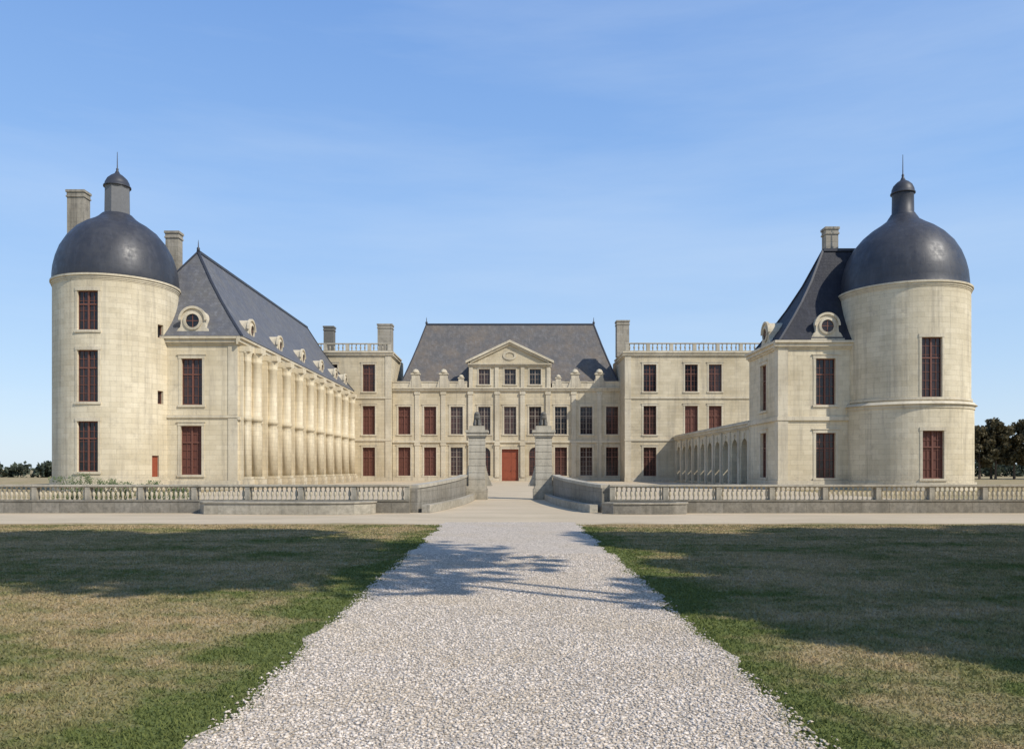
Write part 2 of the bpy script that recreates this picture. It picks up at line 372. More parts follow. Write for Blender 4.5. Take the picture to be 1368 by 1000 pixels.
bt=MB(); bt.box(0,.55,-.55,.55,0,10.95); bt.box(0,1.45,-.58,.58,0,.8); bt.box(0,1.3,-.5,.5,.81,1.0)
bt.lathe([(.46,1.0),(.46,4.9),(.40,5.0),(.40,5.3),(.5,5.35),(.5,5.6),(.42,5.7),(.40,9.8),(.5,9.95),(.42,10.05),(.55,10.5),(.6,10.6)],.78,0,16,0)
bt.box(0,1.35,-.58,.58,10.6,11.05)
btm=bt.mesh('buttress',[M_wall])
for i,y in enumerate([61.75]+bays): place('buttress',btm,W,(-20.8+.002,y,0),0,(.6,1,1) if i==0 else (1,1,1))
rf=MB(); hip(rf,-31.6,-20.35,60.6,YB,11.72,(-26,66.5),(-26,YB-2),19.7,flare=.10); 
hip(rf,-37.2,-31.3,67.2,82.4,12.22,(-34.3,70),(-34.3,79),17)
part('roof',rf,[M_roof,M_lead],W)
dormer(W,(-24.25,60.95,11.72),0,1.0)
for y in (64.6,72.6,80.6,88.6,95.8,101.5): dormer(W,(-20.95,y,11.72),RZ['E'],.86)
chimney(W,-36.75,-35.35,66.1,67.1,0,24.75,label='tall weathered stone chimney stack rising from the ground')
chimney(W,-29.4,-28.3,68,68.9,14,21.9)
fi=MB(); fi.lathe([(.12,19.7),(.14,20.0),(.05,20.1),(.03,20.5),(.01,20.7)],-26,66.5,8); part('roof_finial',fi,[M_lead],W)
# ------------------------------------------------------------------ TOWERS
def tower(cx,cy,R,Rb,zs,eave,wins,slits,dome,lantern,mat,finial,label,lantmat,kinds,capf):
    T=thing('round_tower',(cx,cy,0),label,'tower')
    Rf=lambda z:(Rb if z<zs else R)
    R0=Rf(8.0); mp=tower_map(cx,cy,Rf)
    mb=MB(); tr=MB()
    ops=[(-w/2+u,w/2+u,z0,z1) for (u,w,z0,z1) in wins]+[(R0*t-w/2,R0*t+w/2,z0,z1) for (t,w,z0,z1) in slits]
    C=math.pi*R0
    lo=[o for o in ops if o[3]<zs]; hi=[o for o in ops if o[2]>=zs]
    facade(mb,mp,-C,C,0,zs-.001,lo,.36,smooth=True); facade(mb,mp,-C,C,zs,eave,hi,.36,smooth=True)
    part('wall',mb,[mat],T)
    for i,o in enumerate(ops):
        slit=i>=len(wins); t=(o[0]+o[1])/2/R0
        if not slit:
            surround(tr,mp,o,.3,0,.16,.03,hood=False)
        if slit and o[2]<1.5:
            d=MB(); w2=(o[1]-o[0])/2; h=o[3]-o[2]
            d.box(-w2,w2,-.04,.03,0,h); 
            for k in (-.66,0,.66): d.box(k*w2-.02,k*w2+.02,-.055,-.041,.05,h-.05)
            place('door',d.mesh('door',[M_door]),T,mp((o[0]+o[1])/2,o[2],-.2),t)
        else: add_window(T,mp,o,t,'dark' if slit else kinds[i])
    full=lambda z0,z1,w: tr.obox(mp,-C,C,z0,z1,-.03,w,0,.36)
    full(eave-.42,eave-.3,.04); full(eave-.299,eave-.14,.09); full(eave-.139,eave,.17)
    if cx>0:
        full(zs+.3,zs+.48,.10); full(zs-.02,zs+.2,.22); full(zs-.3,zs-.03,.06); full(0,.6,.15)
    else:
        full(0,.8,.08)
    part('stone_trim',tr,[M_trim],T)
    dm=MB(); dm.lathe(dome,cx,cy,72,0,cap=False)
    d=part('dome',dm,[M_dome],T)
    ln=MB(); ln.lathe(lantern,cx,cy,8 if lantmat else 24,0,smooth=not lantmat)
    part('lantern',ln,[M_leadl if lantmat else M_lead],T)
    cp=MB(); z=lantern[-1][1]
    cp.lathe([(r,z+dz) for r,dz in capf]+[(.02,finial),(.01,finial+.05)],cx,cy,24,0)
    part('lantern_cap',cp,[M_lead],T)
    return T
tower(-30.55,62,4.42,4.50,.9,15.75,
  [(0,1.5,11.65,14.5),(0,1.5,6.45,10.2),(0,1.5,1.4,5.05)],
  [(R_(68),.55,11.5,12.5),(R_(68),.55,6.5,7.5),(R_(62),.6,1.0,2.6)],
  [(4.46,15.76),(4.48,15.9),(4.46,16.3),(4.40,16.9),(4.25,17.6),(3.97,18.4),(3.52,19.2),(2.9,19.95),(2.25,20.45),(1.72,20.75),(1.38,21.0),(1.1,21.3)],
  [(1.08,21.0),(1.08,21.25),(.95,21.35),(.92,23.3),(.95,23.45)],M_towL,26.2,'round limestone tower with slate dome and grey lantern beside long wing',True,('dark','dark','dark'),
  [(1.0,0),(1.0,.1),(.92,.14),(.88,.36),(.73,.66),(.46,.92),(.2,1.1),(.08,1.35),(.1,1.45),(.04,1.55)])
tower(30.6,62,4.62,4.82,6.3,15.2,
  [(-.15,1.45,6.75,11.1),(-.15,1.45,.9,4.35)],[(R_(66),.5,3.2,4.1)],
  [(4.60,15.21),(4.56,15.35),(4.53,15.8),(4.46,16.5),(4.30,17.2),(4.02,18.0),(3.58,18.8),(2.95,19.55),(2.3,20.1),(1.68,20.5),(1.2,20.85),(.95,21.25)],
  [(.9,21.0),(.9,21.35),(.80,21.45),(.78,22.8),(.84,22.95)],M_towR,26.0,'round limestone tower with dark slate dome and stone string course',False,('dark','red'),
  [(.90,0),(.90,.1),(.84,.14),(.81,.38),(.68,.68),(.44,.92),(.2,1.08),(.08,1.35),(.1,1.47),(.04,1.6)])
# ------------------------------------------------------------------ RIGHT PAVILION
Pv=thing('corner_pavilion',(25,64.5,0),'tall square limestone pavilion with steep dark slate roof','building')
mb=MB(); tr=MB(); mpS=flat(0,61,'S'); mpW=flat(20.6,0,'W')
ops=[(23.45,24.95,6.5,10.05),(23.45,24.95,.9,4.35)]
facade(mb,mpS,20.6,31,0,11.4,ops)
for i,o in enumerate(ops): surround(tr,mpS,o); add_window(Pv,mpS,o,0,'dark')
ops=[(63.9,65.4,6.3,10.0),(63.9,65.4,.9,4.5)]
facade(mb,mpW,61,68.5,0,11.4,ops)
for o in ops: surround(tr,mpW,o); add_window(Pv,mpW,o,RZ['W'],'dark')
mb.face([(20.6,68.5,0),(31,68.5,0),(31,68.5,11.4),(20.6,68.5,11.4)]); mb.face([(31,61,0),(31,68.5,0),(31,68.5,11.4),(31,61,11.4)])
mb.face([(20.6,61,11.39),(31,61,11.39),(31,68.5,11.39),(20.6,68.5,11.39)])
part('wall',mb,[M_wall],Pv)
cornice(tr,mpS,20.2,31,11.4,.6,.4); cornice(tr,mpW,61.05,68.5,11.4,.6,.4)
for z in (5.3,): tr.obox(mpS,20.46,31,z,z+.3,-.02,.14); tr.obox(mpW,61.0,68.5,z,z+.3,-.02,.141)
tr.obox(mpS,20.48,31,0,.7,-.02,.12); tr.obox(mpW,61.0,68.5,0,.7,-.02,.121)
for v0,v1 in ((.71,5.29),(5.61,10.79)):
    tr.obox(mpS,20.52,21.3,v0,v1,-.02,.08); tr.obox(mpW,61.0,61.7,v0,v1,-.02,.081)
part('stone_trim',tr,[M_trim],Pv)
rf=MB(); hip(rf,20.6,31.3,60.8,67.4,11.42,(25.3,64.3),(29,64.3),19.25,flare=.16); part('roof',rf,[M_roofd,M_lead],Pv)
dormer(Pv,(24.3,60.95,11.42),0,.92); dormer(Pv,(20.75,64.6,11.42),RZ['W'],.9)
chimney(Pv,25.9,26.9,65.2,66.1,15,21.4)
# ------------------------------------------------------------------ ARCADE GALLERY
G=thing('arcade_gallery',(23,84,0),'low limestone arcaded gallery joining pavilion and main building','building')
mb=MB(); tr=MB(); mpW=flat(20.8,0,'W')
ops=[(69.6+3.05*k,71.6+3.05*k,.25,4.3,'arch') for k in range(10)]
facade(mb,mpW,68.52,99.98,0,5.2,ops,depth=.6)
mb.face([(24.6,68.52,0),(24.6,99.98,0),(24.6,99.98,5.2),(24.6,68.52,5.2)]); 
part('wall',mb,[M_wall],G)
cornice(tr,mpW,68.55,99.95,5.65,.55,.35)
for k in range(11):
    y=69.1+3.05*k-.02; tr.obox(mpW,y-.28,y+.28,.0,5.05,-.02,.14)
for o in ops:
    cu=(o[0]+o[1])/2; tr.obox(mpW,cu-.17,cu+.17,4.32,4.8,-.02,.13)
part('stone_trim',tr,[M_trim],G)
rf=MB(); rf.box(20.75,24.9,68.55,99.95,5.655,5.8); part('roof',rf,[M_old2],G)
# ------------------------------------------------------------------ CORNER BLOCKS
BAL=MB(); BAL.lathe([(.5,0),(.5,.1),(.28,.14),(.3,.2),(.62,.38),(.66,.5),(.45,.68),(.25,.82),(.28,.9),(.48,.92),(.48,1.0)],0,0,10); BALM=BAL.mesh('baluster',[M_old2])
BALN=BAL.mesh('baluster',[M_trim])
def roof_balustrade(parent,x0,x1,y,z,skip=()):
    tr=MB(); tr.box(x0,x1,y,y+.35,z,z+.15); tr.box(x0,x1,y-.05,y+.4,z+1.0,z+1.12)
    n=max(1,round((x1-x0)/3)); xs=[x0+(x1-x0)*k/n for k in range(n+1)]
    for k,x in enumerate(xs):
        x=min(max(x,x0+.26),x1-.26); tr.box(x-.22,x+.22,y-.02,y+.37,z+.151,z+.999)
    part('parapet',tr,[M_old2],parent)
    for a,b_ in zip(xs,xs[1:]):
        m_=int((b_-a-.6)/.5)
        for i in range(m_): place('baluster',BALM,parent,(a+.3+(b_-a-.6)*(i+.5)/m_,y+.17,z+.15),0,(.19,.19,.85))
def block(x0,x1,wx,red,label,zt=16.3,side='E',Y=100.0,vs=1.0,tb=105):
    B=thing('residential_block',((x0+x1)/2,106,0),label,'building')
    V=lambda z:1.6+(z-1.6)*vs if z>0 else 0
    mb=MB(); tr=MB(); mpS=flat(0,Y,'S'); ops=[]; k=[]; zt=V(zt)
    for j,x in enumerate(wx):
        for r,(a,b_) in enumerate(((.7,4.3),(5.9,9.5),(11.3,14.7))):
            ops.append((x-.8,x+.8,V(a),V(b_))); k.append(red[r] if not (side=='W' and j>0 and r==1) else 'red')
    facade(mb,mpS,x0,x1,0,zt,ops)
    for o,kk in zip(ops,k): surround(tr,mpS,o); add_window(B,mpS,o,0,kk)
    xs=x1 if side=='E' else x0
    for x in (x0,x1): mb.face([(x,Y,0),(x,Y+12,0),(x,Y+12,zt),(x,Y,zt)])
    mb.face([(x0,Y+12,0),(x1,Y+12,0),(x1,Y+12,zt),(x0,Y+12,zt)]); mb.face([(x0,Y,zt-.01),(x1,Y,zt-.01),(x1,Y+12,zt-.01),(x0,Y+12,zt-.01)])
    part('wall',mb,[M_wall2],B)
    mside=flat(xs,0,side)
    cornice(tr,mpS,x0-(.35 if side=='W' else 0),x1+(.35 if side=='E' else 0),zt,.6,.35); cornice(tr,mside,Y+.02,Y+8,zt,.6,.351)
    for z in (5.1,10.4): tr.obox(mpS,x0-.1,x1+.1,V(z),V(z)+.25,-.02,.12)
    tr.obox(mpS,x0-.1,x1+.1,0,.5,-.02,.1)
    for a,c in ((.51,V(5.09)),(V(5.1)+.26,V(10.39)),(V(10.4)+.26,zt-.61)):
        e=xs-.75 if side=='E' else xs-.06; tr.obox(mpS,e,e+.81,a,c,-.02,.08)
    part('stone_trim',tr,[M_trim],B)
    roof_balustrade(B,max(x0,-27),x1,Y+.1,zt+.01)
    return B
BL=block(-31,-15.5,(-18.4,-23.3),('red','red','dark'),'three-storey limestone block with roof balustrade beside long wing',Y=YB,vs=1.04)
BR=block(14.5,32,(17.6,22.8,25.8),('dark','dark','dark'),'three-storey limestone block with roof balustrade beside low gallery',side='W')
chimney(BL,-17.6,-15.7,106,107.5,16.8,20.9); chimney(BL,-24.9,-23.6,106.5,107.8,16.8,20.7,M_statue)
chimney(BR,14.0,15.6,104,105.5,16.3,21.0)
# ------------------------------------------------------------------ MAIN BUILDING
XL=-15.45
C=thing('main_building',(0,110,0),'central limestone palace facade with pediment, red door and slate roof','building')
mb=MB(); tr=MB(); mpS=flat(0,105,'S')
wx=[-13.9,-10.5,-7.0,-3.35,0.05,3.35,6.75,10.1,13.5]
ops=[];kk=[]
for i,x in enumerate(wx):
    ops.append((x-.8,x+.8,6.15,9.8)); kk.append('red' if i in(0,1) else 'pale' if i in (2,3,4,5,6,7) else 'dark')
    if i==4: continue
    ops.append((x-.8,x+.8,.7,4.45,'arch') if i in (3,5) else (x-.8,x+.8,.7,4.45)); kk.append('red' if i in(0,1) else 'pale' if i in (2,7) else 'dark')
dop=(-1.05,1.15,0,4.2); ops.append(dop); kk.append(None)
facade(mb,mpS,XL,14.5,0,12.3,ops)
for o,q in zip(ops,kk):
    if len(o)==4: surround(tr,mpS,o)
    if q: add_window(C,mpS,o,0,q)
d=MB(); d.box(-1.1,1.1,-.02,.03,0,4.2)
for s in (-1,1):
    for z0,z1 in ((.3,1.2),(1.4,2.9),(3.1,3.95)): d.box(s*.53-.38,s*.53+.38,-.05,-.021,z0,z1)
dd=place('door',d.mesh('door',[M_door]),C,(.05,105.28,0),label='tall red panelled double door')
hd=MB(); hd.lathe([(.05,0),(.07,.05),(.03,.1)],.12,-.08,8); h=bpy.data.objects.new('handle',hd.mesh('handle',[M_iron])); h.parent=dd; h.location=(0,0,1.3); link(h)
mb.face([(XL,118,0),(14.5,118,0),(14.5,118,12.3),(XL,118,12.3)])
mpA=flat(0,104.85,'S')
aops=[(x-.75,x+.75,12.7,14.75) for x in (-3.35,.05,3.35)]
facade(mb,mpA,-5.4,5.4,12.3,15.2,aops)
for s in (-5.4,5.4): mb.face([(s,104.85,12.3),(s,109,12.3),(s,109,15.2),(s,104.85,15.2)])
for o in aops: surround(tr,mpA,o,p=.04,j=.15,hood=False); add_window(C,mpA,o,0,'pale')
mb.face([(-5.2,104.85,15.4),(5.2,104.85,15.4),(0,104.85,18.0)])
part('wall',mb,[M_wall2],C)
cornice(tr,mpS,XL,14.5,12.3,.55,.35); tr.obox(mpS,XL,14.5,5.05,5.35,-.02,.15); tr.obox(mpS,XL,-1.1,0,.5,-.02,.1); tr.obox(mpS,1.2,14.5,0,.5,-.02,.1)
cornice(tr,mpA,-5.5,5.5,15.45,.45,.4)
def slab(p,q,w,y0,y1):
    (x0,z0),(x1,z1)=p,q; tr.hexa([(x0,y0,z0),(x1,y0,z1),(x1,y1,z1),(x0,y1,z0),(x0,y0,z0+w),(x1,y0,z1+w),(x1,y1,z1+w),(x0,y1,z0+w)])
for s in (-1,1): slab((s*5.8,15.46),(0,18.2),.32,104.4,105.3); slab((s*5.2,15.46),(0,17.95),.22,104.6,105.2)
for a in np.linspace(0,2*math.pi,17)[:-1]:
    b2=a+math.pi/8; q=lambda r,y,t:(r*1.2*math.cos(t),y,16.5+r*.8*math.sin(t))
    tr.hexa([q(.5,104.75,a),q(.75,104.75,a),q(.75,104.9,a),q(.5,104.9,a),q(.5,104.75,b2),q(.75,104.75,b2),q(.75,104.9,b2),q(.5,104.9,b2)])
for i in range(len(wx)-1):
    x=(wx[i]+wx[i+1])/2; big=i in (2,3,4,5)
    for a,c in ((.51,5.04),(5.36,11.74)): 
        tr.obox(mpS,x-.3,x+.3,a,c,-.02,.2 if big else .1)
        tr.obox(mpS,x-.38,x+.38,c-.35,c-.02,-.02,.26 if big else .15)
for x in (-5.1,-1.7,1.7,5.1): tr.obox(mpA,x-.25,x+.25,12.31,14.98,-.02,.14)
part('stone_trim',tr,[M_trim],C)
for a,b_ in ((XL,-5.6),(5.6,14.5)):
    pp=MB(); pp.box(a,b_,104.9,105.15,12.31,13.0); pp.box(a,b_,104.82,105.22,13.001,13.12); part('parapet',pp,[M_trim],C)
fm=MB(); fm.box(-.5,.5,-.3,.3,0,1.7); fm.box(-.62,.62,-.4,.4,1.7,1.88); fm.lathe([(.5,1.88),(.46,2.1),(.3,2.35),(.05,2.45)],0,0,12)
for s in (-1,1):
    fm.hexa([(s*.5,-.25,0),(s*.95,-.25,0),(s*.95,.25,0),(s*.5,.25,0),(s*.5,-.25,1.2),(s*.55,-.25,1.2),(s*.55,.25,1.2),(s*.5,.25,1.2)])
fmm=fm.mesh('finial',[M_trim])
for x in (-12.4,-8.7,8.6,11.8): place('finial',fmm,C,(x,105.0,12.3))
for x in (-6.4,6.4): place('finial',fmm,C,(x,105.0,12.3),0,.7)
rf=MB(); hip(rf,-14.6,14.6,105.6,118,12.6,(-11.7,112),(11.8,112),21.9,flare=.06)
rf.face([(-5.6,104.6,15.47),(0,104.6,18.5),(0,112,18.5),(-5.6,112,15.47)],0); rf.face([(5.6,104.6,15.47),(0,104.6,18.5),(0,112,18.5),(5.6,112,15.47)],0)
part('roof',rf,[M_roofc,M_lead],C)
for x in (-11.7,11.8):
    fi=MB(); fi.lathe([(.14,21.9),(.18,22.2),(.06,22.3),(.04,22.7),(.01,22.9)],x,112,8); part('roof_finial',fi,[M_lead],C)
# ------------------------------------------------------------------ GATE PIERS + ANIMAL SCULPTURE
def skin_obj(name,verts,edges,radii,mat,parent,loc,rz,scale=1):
    me=bpy.data.meshes.new(name); me.from_pydata(verts,edges,[]); me.materials.append(mat)
    o=bpy.data.objects.new(name,me); link(o)
    o.modifiers.new('skin','SKIN'); 
    for i,r in enumerate(radii):
        sv=me.skin_vertices[0].data[i]; sv.radius=(r,r)
        sv.use_root=(i==0)
    s=o.modifiers.new('sub','SUBSURF'); s.levels=2; s.render_levels=2
    o.parent=parent; o.location=Vector(loc)-parent.location; o.rotation_euler=(0,0,rz); o.scale=(scale,)*3; return o
lv=[(0,.18,.22),(0,.05,.45),(0,-.12,.66),(0,-.2,.82),(0,-.27,.95),(0,-.42,.90),(.12,-.2,.5),(.13,-.27,.25),(.13,-.33,.05),(-.12,-.2,.5),(-.13,-.27,.25),(-.13,-.33,.05),(.2,.1,.2),(.22,-.12,.08),(-.2,.1,.2),(-.22,-.12,.08),(0,.35,.1),(.15,.45,.05)]
le=[(0,1),(1,2),(2,3),(3,4),(4,5),(2,6),(6,7),(7,8),(2,9),(9,10),(10,11),(0,12),(12,13),(0,14),(14,15),(0,16),(16,17)]
lr=[.24,.24,.24,.24,.22,.1,.1,.085,.09,.1,.085,.09,.14,.08,.14,.08,.05,.04]
for sx,x in ((-1,-1.72),(1,1.78)):
    Gp=thing('gate_pier',(x,42,0),'weathered square stone gate pier topped by seated stone animal','gate pier','stone gate piers flanking the entrance')
    mb=MB(); a=.43
    mb.box(x-.55,x+.55,41.45,42.55,0,.55); mb.box(x-.5,x+.5,41.5,42.5,.551,.7)
    for k in range(7):
        z=.701+k*.36; mb.box(x-a,x+a,42-a,42+a,z,z+.33); mb.box(x-a+.02,x+a-.02,42-a+.02,42+a-.02,z+.331,z+.359)
    mb.box(x-.47,x+.47,41.53,42.47,3.23,3.33); mb.box(x-.54,x+.54,41.46,42.54,3.331,3.5); mb.box(x-.6,x+.6,41.4,42.6,3.501,3.62); mb.box(x-.4,x+.4,41.6,42.4,3.621,3.85)
    for s in (-1,1):
        for k in range(12):
            z0=.7+k*.09; w=.34*(1-k/12)**1.6+.03; mb.box(min(x+s*a,x+s*(a+w)),max(x+s*a,x+s*(a+w)),41.8,42.2,z0,z0+.09)
    part('pier_body',mb,[M_old2],Gp)
    skin_obj('sculpture',lv,le,lr,M_statue,Gp,(x,42.0,3.82),0,.72)
# ------------------------------------------------------------------ PARAPETS & BALUSTRADES
def strip(mb,pts,th,z0,zs,mat=0,cope=0):
    L=[];Rr=[]
    for i,p in enumerate(pts):
        a=Vector(pts[max(0,i-1)]); b_=Vector(pts[min(len(pts)-1,i+1)]); d=(b_-a).normalized(); n=Vector((-d.y,d.x))
        L.append(Vector(p)+n*th/2); Rr.append(Vector(p)-n*th/2)
    for i in range(len(pts)-1):
        z1,z2=zs[i],zs[i+1]; za,zb=(z0,z0) if not isinstance(z0,list) else (z0[i],z0[i+1])
        mb.hexa([(*Rr[i],za),(*Rr[i+1],zb),(*L[i+1],zb),(*L[i],za),(*Rr[i],z1),(*Rr[i+1],z2),(*L[i+1],z2),(*L[i],z1)],mat)
for s in (-1,1):
    Pp=thing('bridge_parapet',(s*2.6,35,0),'curved grey weathered stone parapet leading to gate pier','parapet','stone parapets flaring from the gate')
    ts=np.linspace(0,1,15); pts=[]; zs=[]
    for t in ts:
        pts.append((s*(3.5-1.1*math.sin(t*math.pi/2)**.8), 29.0+12.6*t)); zs.append(1.02+.28*t)
    mb=MB(); strip(mb,pts,.30,0,[z-.12 for z in zs]); part('wall',mb,[M_old],Pp)
    mb=MB(); strip(mb,pts,.38,[z-.119 for z in zs],zs); part('coping',mb,[M_old2],Pp)
    mb=MB(); cp=[(s*(abs(p[0])-.45),p[1]-.1) for p in pts]; strip(mb,cp,.3,0,[.3]*15); part('kerb',mb,[M_old2],Pp)
    Bl=thing('balustrade',(s*12,29,0),'long low balustrade with stone balusters on weathered plinth','balustrade','garden balustrades edging the forecourt')
    x0,x1=3.62,21.4
    def bx(mb,a,b_,*r): mb.box(min(s*a,s*b_),max(s*a,s*b_),*r)
    mb=MB(); bx(mb,x0,x1,28.78,29.2,0,.43); bx(mb,x0,x1,28.75,29.23,.431,.48); part('plinth',mb,[M_old],Bl)
    mb=MB(); bx(mb,x0,x1,28.84,29.11,.935,.97); bx(mb,x0,x1,28.80,29.15,.971,1.03); part('rail',mb,[M_old2],Bl)
    pd=MB(); pd.box(-.09,.09,-.13,.13,.0,.452); pdm=pd.mesh('pedestal',[M_old2])
    sp=1.93; n=9
    for k in range(n+1):
        xx=x0+.10+k*sp
        if xx<x1: place('pedestal',pdm,Bl,(s*xx,28.97,.481))
        for i in range(10):
            bxx=xx+.09+(sp-.18)*(i+.5)/10
            if bxx<x1-.1: place('baluster',BALN,Bl,(s*bxx,28.97,.48),random.random(),(.088,.088,.455))
Lw=thing('low_wall',(-8,28.2,0),'low rounded pale stone retaining wall below balustrade','wall')
pts=[(-10.9,28.6),(-10.7,28.2),(-9,28.0),(-7.5,27.9),(-6.2,27.9),(-5.5,28.0),(-5.1,28.3),(-5.0,28.65)]
mb=MB(); strip(mb,pts,.4,0,[.4]*8); part('wall',mb,[M_old2],Lw); mb=MB(); strip(mb,pts,.5,.401,[.45]*8); part('coping',mb,[M_old2],Lw)
Lw=thing('low_wall',(5,28.2,0),'low dark weathered stone retaining wall below balustrade','wall')
pts=[(3.4,28.45),(3.7,28.2),(4.6,28.1),(5.6,28.15),(6.1,28.3),(6.2,28.65)]
mb=MB(); strip(mb,pts,.36,0,[.36]*6); part('wall',mb,[M_old],Lw); mb=MB(); strip(mb,pts,.44,.361,[.41]*6); part('coping',mb,[M_old2],Lw)
# ------------------------------------------------------------------ GROUND
g=MB(); g.face([(-3000,-300,0),(3000,-300,0),(3000,4000,0),(-3000,4000,0)]); structure('ground',g,[M_lawn])
def edge_wobble(y,s): return 1.78+.008*y+.05*math.sin(y*1.7+s)+.04*math.sin(y*4.1+2*s)+.03*math.sin(y*9.3+s)
p=MB(); ys=np.arange(-12,23.9,.15)
for a,b_ in zip(ys,ys[1:]): p.face([(-edge_wobble(a,1),a,.008),(edge_wobble(a,2.4),a,.008),(edge_wobble(b_,2.4),b_,.008),(-edge_wobble(b_,1),b_,.008)])
structure('gravel_path',p,[M_gravel])
p=MB(); xs=np.arange(-70,70.1,.5); w=lambda x:23.3+.12*math.sin(x*.9)+.1*math.sin(x*2.3)
w2=lambda x:w(x)-max(0,1-(abs(x)-1.9)/1.4)**2*1.2 if abs(x)>1.9 else w(x)
for a,b_ in zip(xs,xs[1:]): p.face([(a,w2(a),.004),(b_,w2(b_),.004),(b_,28.7,.004),(a,28.7,.004)])
structure('sand_road',p,[M_sand])
p=MB(); p.face([(-20.7,28.7,.004),(20.5,28.7,.004),(20.5,105,.004),(-20.7,105,.004)]); structure('courtyard',p,[M_sand])
# ------------------------------------------------------------------ scatter: grass & pebbles
def fast_mesh(name,V,F,mat,tint=None,smooth=False):
    me=bpy.data.meshes.new(name); nv=len(V); nf,k=F.shape
    me.vertices.add(nv); me.vertices.foreach_set('co',V.astype(np.float32).ravel())
    me.loops.add(nf*k); me.loops.foreach_set('vertex_index',F.astype(np.int32).ravel())
    me.polygons.add(nf); me.polygons.foreach_set('loop_start',(np.arange(nf)*k).astype(np.int32)); me.polygons.foreach_set('loop_total',np.full(nf,k,np.int32))
    if tint is not None:
        at=me.attributes.new('tint','FLOAT','POINT'); at.data.foreach_set('value',tint.astype(np.float32))
    me.materials.append(mat); me.update(calc_edges=True); me.validate(); return me
n=420000
d=3.6+ (22.8-3.6)*rng.random(n)**1.3
xx=(rng.random(n)*2-1)*(.70*d+1.2)
ew=1.78+.008*d+np.where(xx<0,.05*np.sin(d*1.7+1)+.04*np.sin(d*4.1+2),.05*np.sin(d*1.7+2.4)+.04*np.sin(d*4.1+4.8))
clump=(np.sin(xx*3.1+np.sin(d*2.3))*np.cos(d*2.7+xx)+np.sin(xx*7.3+d*5.1)*np.cos(d*6.7-xx*3))*.25+.5
keep=(np.abs(xx)>ew-.02-.10*rng.random(n)**2)
d=d[keep];xx=xx[keep];clump=clump[keep]; n=len(d)
h=(.010+.022*rng.random(n))*(.75+.5*clump); wd=.003+.0008*d
an=rng.random(n)*math.tau; lx=(rng.random(n)-.5)*.05; ly=(rng.random(n)-.5)*.05
V=np.zeros((n,3,3)); V[:,0]=np.c_[xx-np.cos(an)*wd,d-np.sin(an)*wd,np.zeros(n)]; V[:,1]=np.c_[xx+np.cos(an)*wd,d+np.sin(an)*wd,np.zeros(n)]; V[:,2]=np.c_[xx+lx,d+ly,h]
t=np.repeat(rng.random(n),3)
o=bpy.data.objects.new('grass',fast_mesh('grass',V.reshape(-1,3),np.arange(n*3).reshape(-1,3),M_blade,t)); o['kind']='stuff'; link(o)
n=85000
d=3.6+(15-3.6)*rng.random(n)**1.25; xx=(rng.random(n)*2-1)*2.0
keep=np.abs(xx)<1.77+.008*d+.05*rng.standard_normal(n); d=d[keep];xx=xx[keep]; n=len(d)
octv=np.array([(1,0,0),(-1,0,0),(0,1,0),(0,-1,0),(0,0,1),(0,0,-1)],float)
octf=np.array([(0,2,4),(2,1,4),(1,3,4),(3,0,4),(2,0,5),(1,2,5),(3,1,5),(0,3,5)])
sz=.0065+.011*rng.random(n)**2.2
ra=rng.random(n)*math.tau; base=octv[None]*(1+.5*(rng.random((n,6,1))-.5))+.25*(rng.random((n,6,3))-.5)
base*=np.stack([sz*1.3,sz,sz*.6],1)[:,None,:]
ca,sa=np.cos(ra)[:,None],np.sin(ra)[:,None]
Vx=base[...,0]*ca-base[...,1]*sa+xx[:,None]; Vy=base[...,0]*sa+base[...,1]*ca+d[:,None]; Vz=base[...,2]+.010+.002*rng.random((n,1))
V=np.stack([Vx,Vy,Vz],-1).reshape(-1,3); F=(octf[None]+6*np.arange(n)[:,None,None]).reshape(-1,3)
o=bpy.data.objects.new('gravel',fast_mesh('gravel',V,F,M_peb,np.repeat(rng.random(n),6))); o['kind']='stuff'; link(o)
# ------------------------------------------------------------------ vegetation
def leaves(centers,radii,per,size,mat,name='crown',squash=.8):
    P=[];T=[]
    for c,r in zip(centers,radii):
        k=rng.standard_normal((per,3)); k/=np.linalg.norm(k,axis=1)[:,None]; k*= (r*rng.random((per,1))**.4); k[:,2]*=squash
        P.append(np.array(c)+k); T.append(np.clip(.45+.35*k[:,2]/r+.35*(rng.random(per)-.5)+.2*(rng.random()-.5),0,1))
    P=np.concatenate(P);T=np.concatenate(T); n=len(P)
    a=rng.standard_normal((n,3)); a/=np.linalg.norm(a,axis=1)[:,None]; b_=np.cross(a,rng.standard_normal((n,3))); b_/=np.linalg.norm(b_,axis=1)[:,None]
    s=(size*(.6+.8*rng.random(n)))[:,None]
    V=np.stack([P-a*s,P+b_*s*.6,P+a*s,P-b_*s*.6],1).reshape(-1,3)
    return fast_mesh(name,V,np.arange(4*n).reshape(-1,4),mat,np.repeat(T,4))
def tube(mb,pts,rs,seg=8):
    rings=[]
    for i,p in enumerate(pts):
        a=Vector(pts[max(0,i-1)]);b_=Vector(pts[min(len(pts)-1,i+1)]); d=(b_-a).normalized(); u=d.orthogonal().normalized(); v=d.cross(u)
        rings.append(len(mb.v))
        for k in range(seg): q=Vector(p)+(u*math.cos(math.tau*k/seg)+v*math.sin(math.tau*k/seg))*rs[i]; mb.v.append(tuple(q))
    for i in range(len(pts)-1):
        for k in range(seg): mb.f.append((rings[i]+k,rings[i]+(k+1)%seg,rings[i+1]+(k+1)%seg,rings[i+1]+k)); mb.m.append(0); mb.s.append(True)
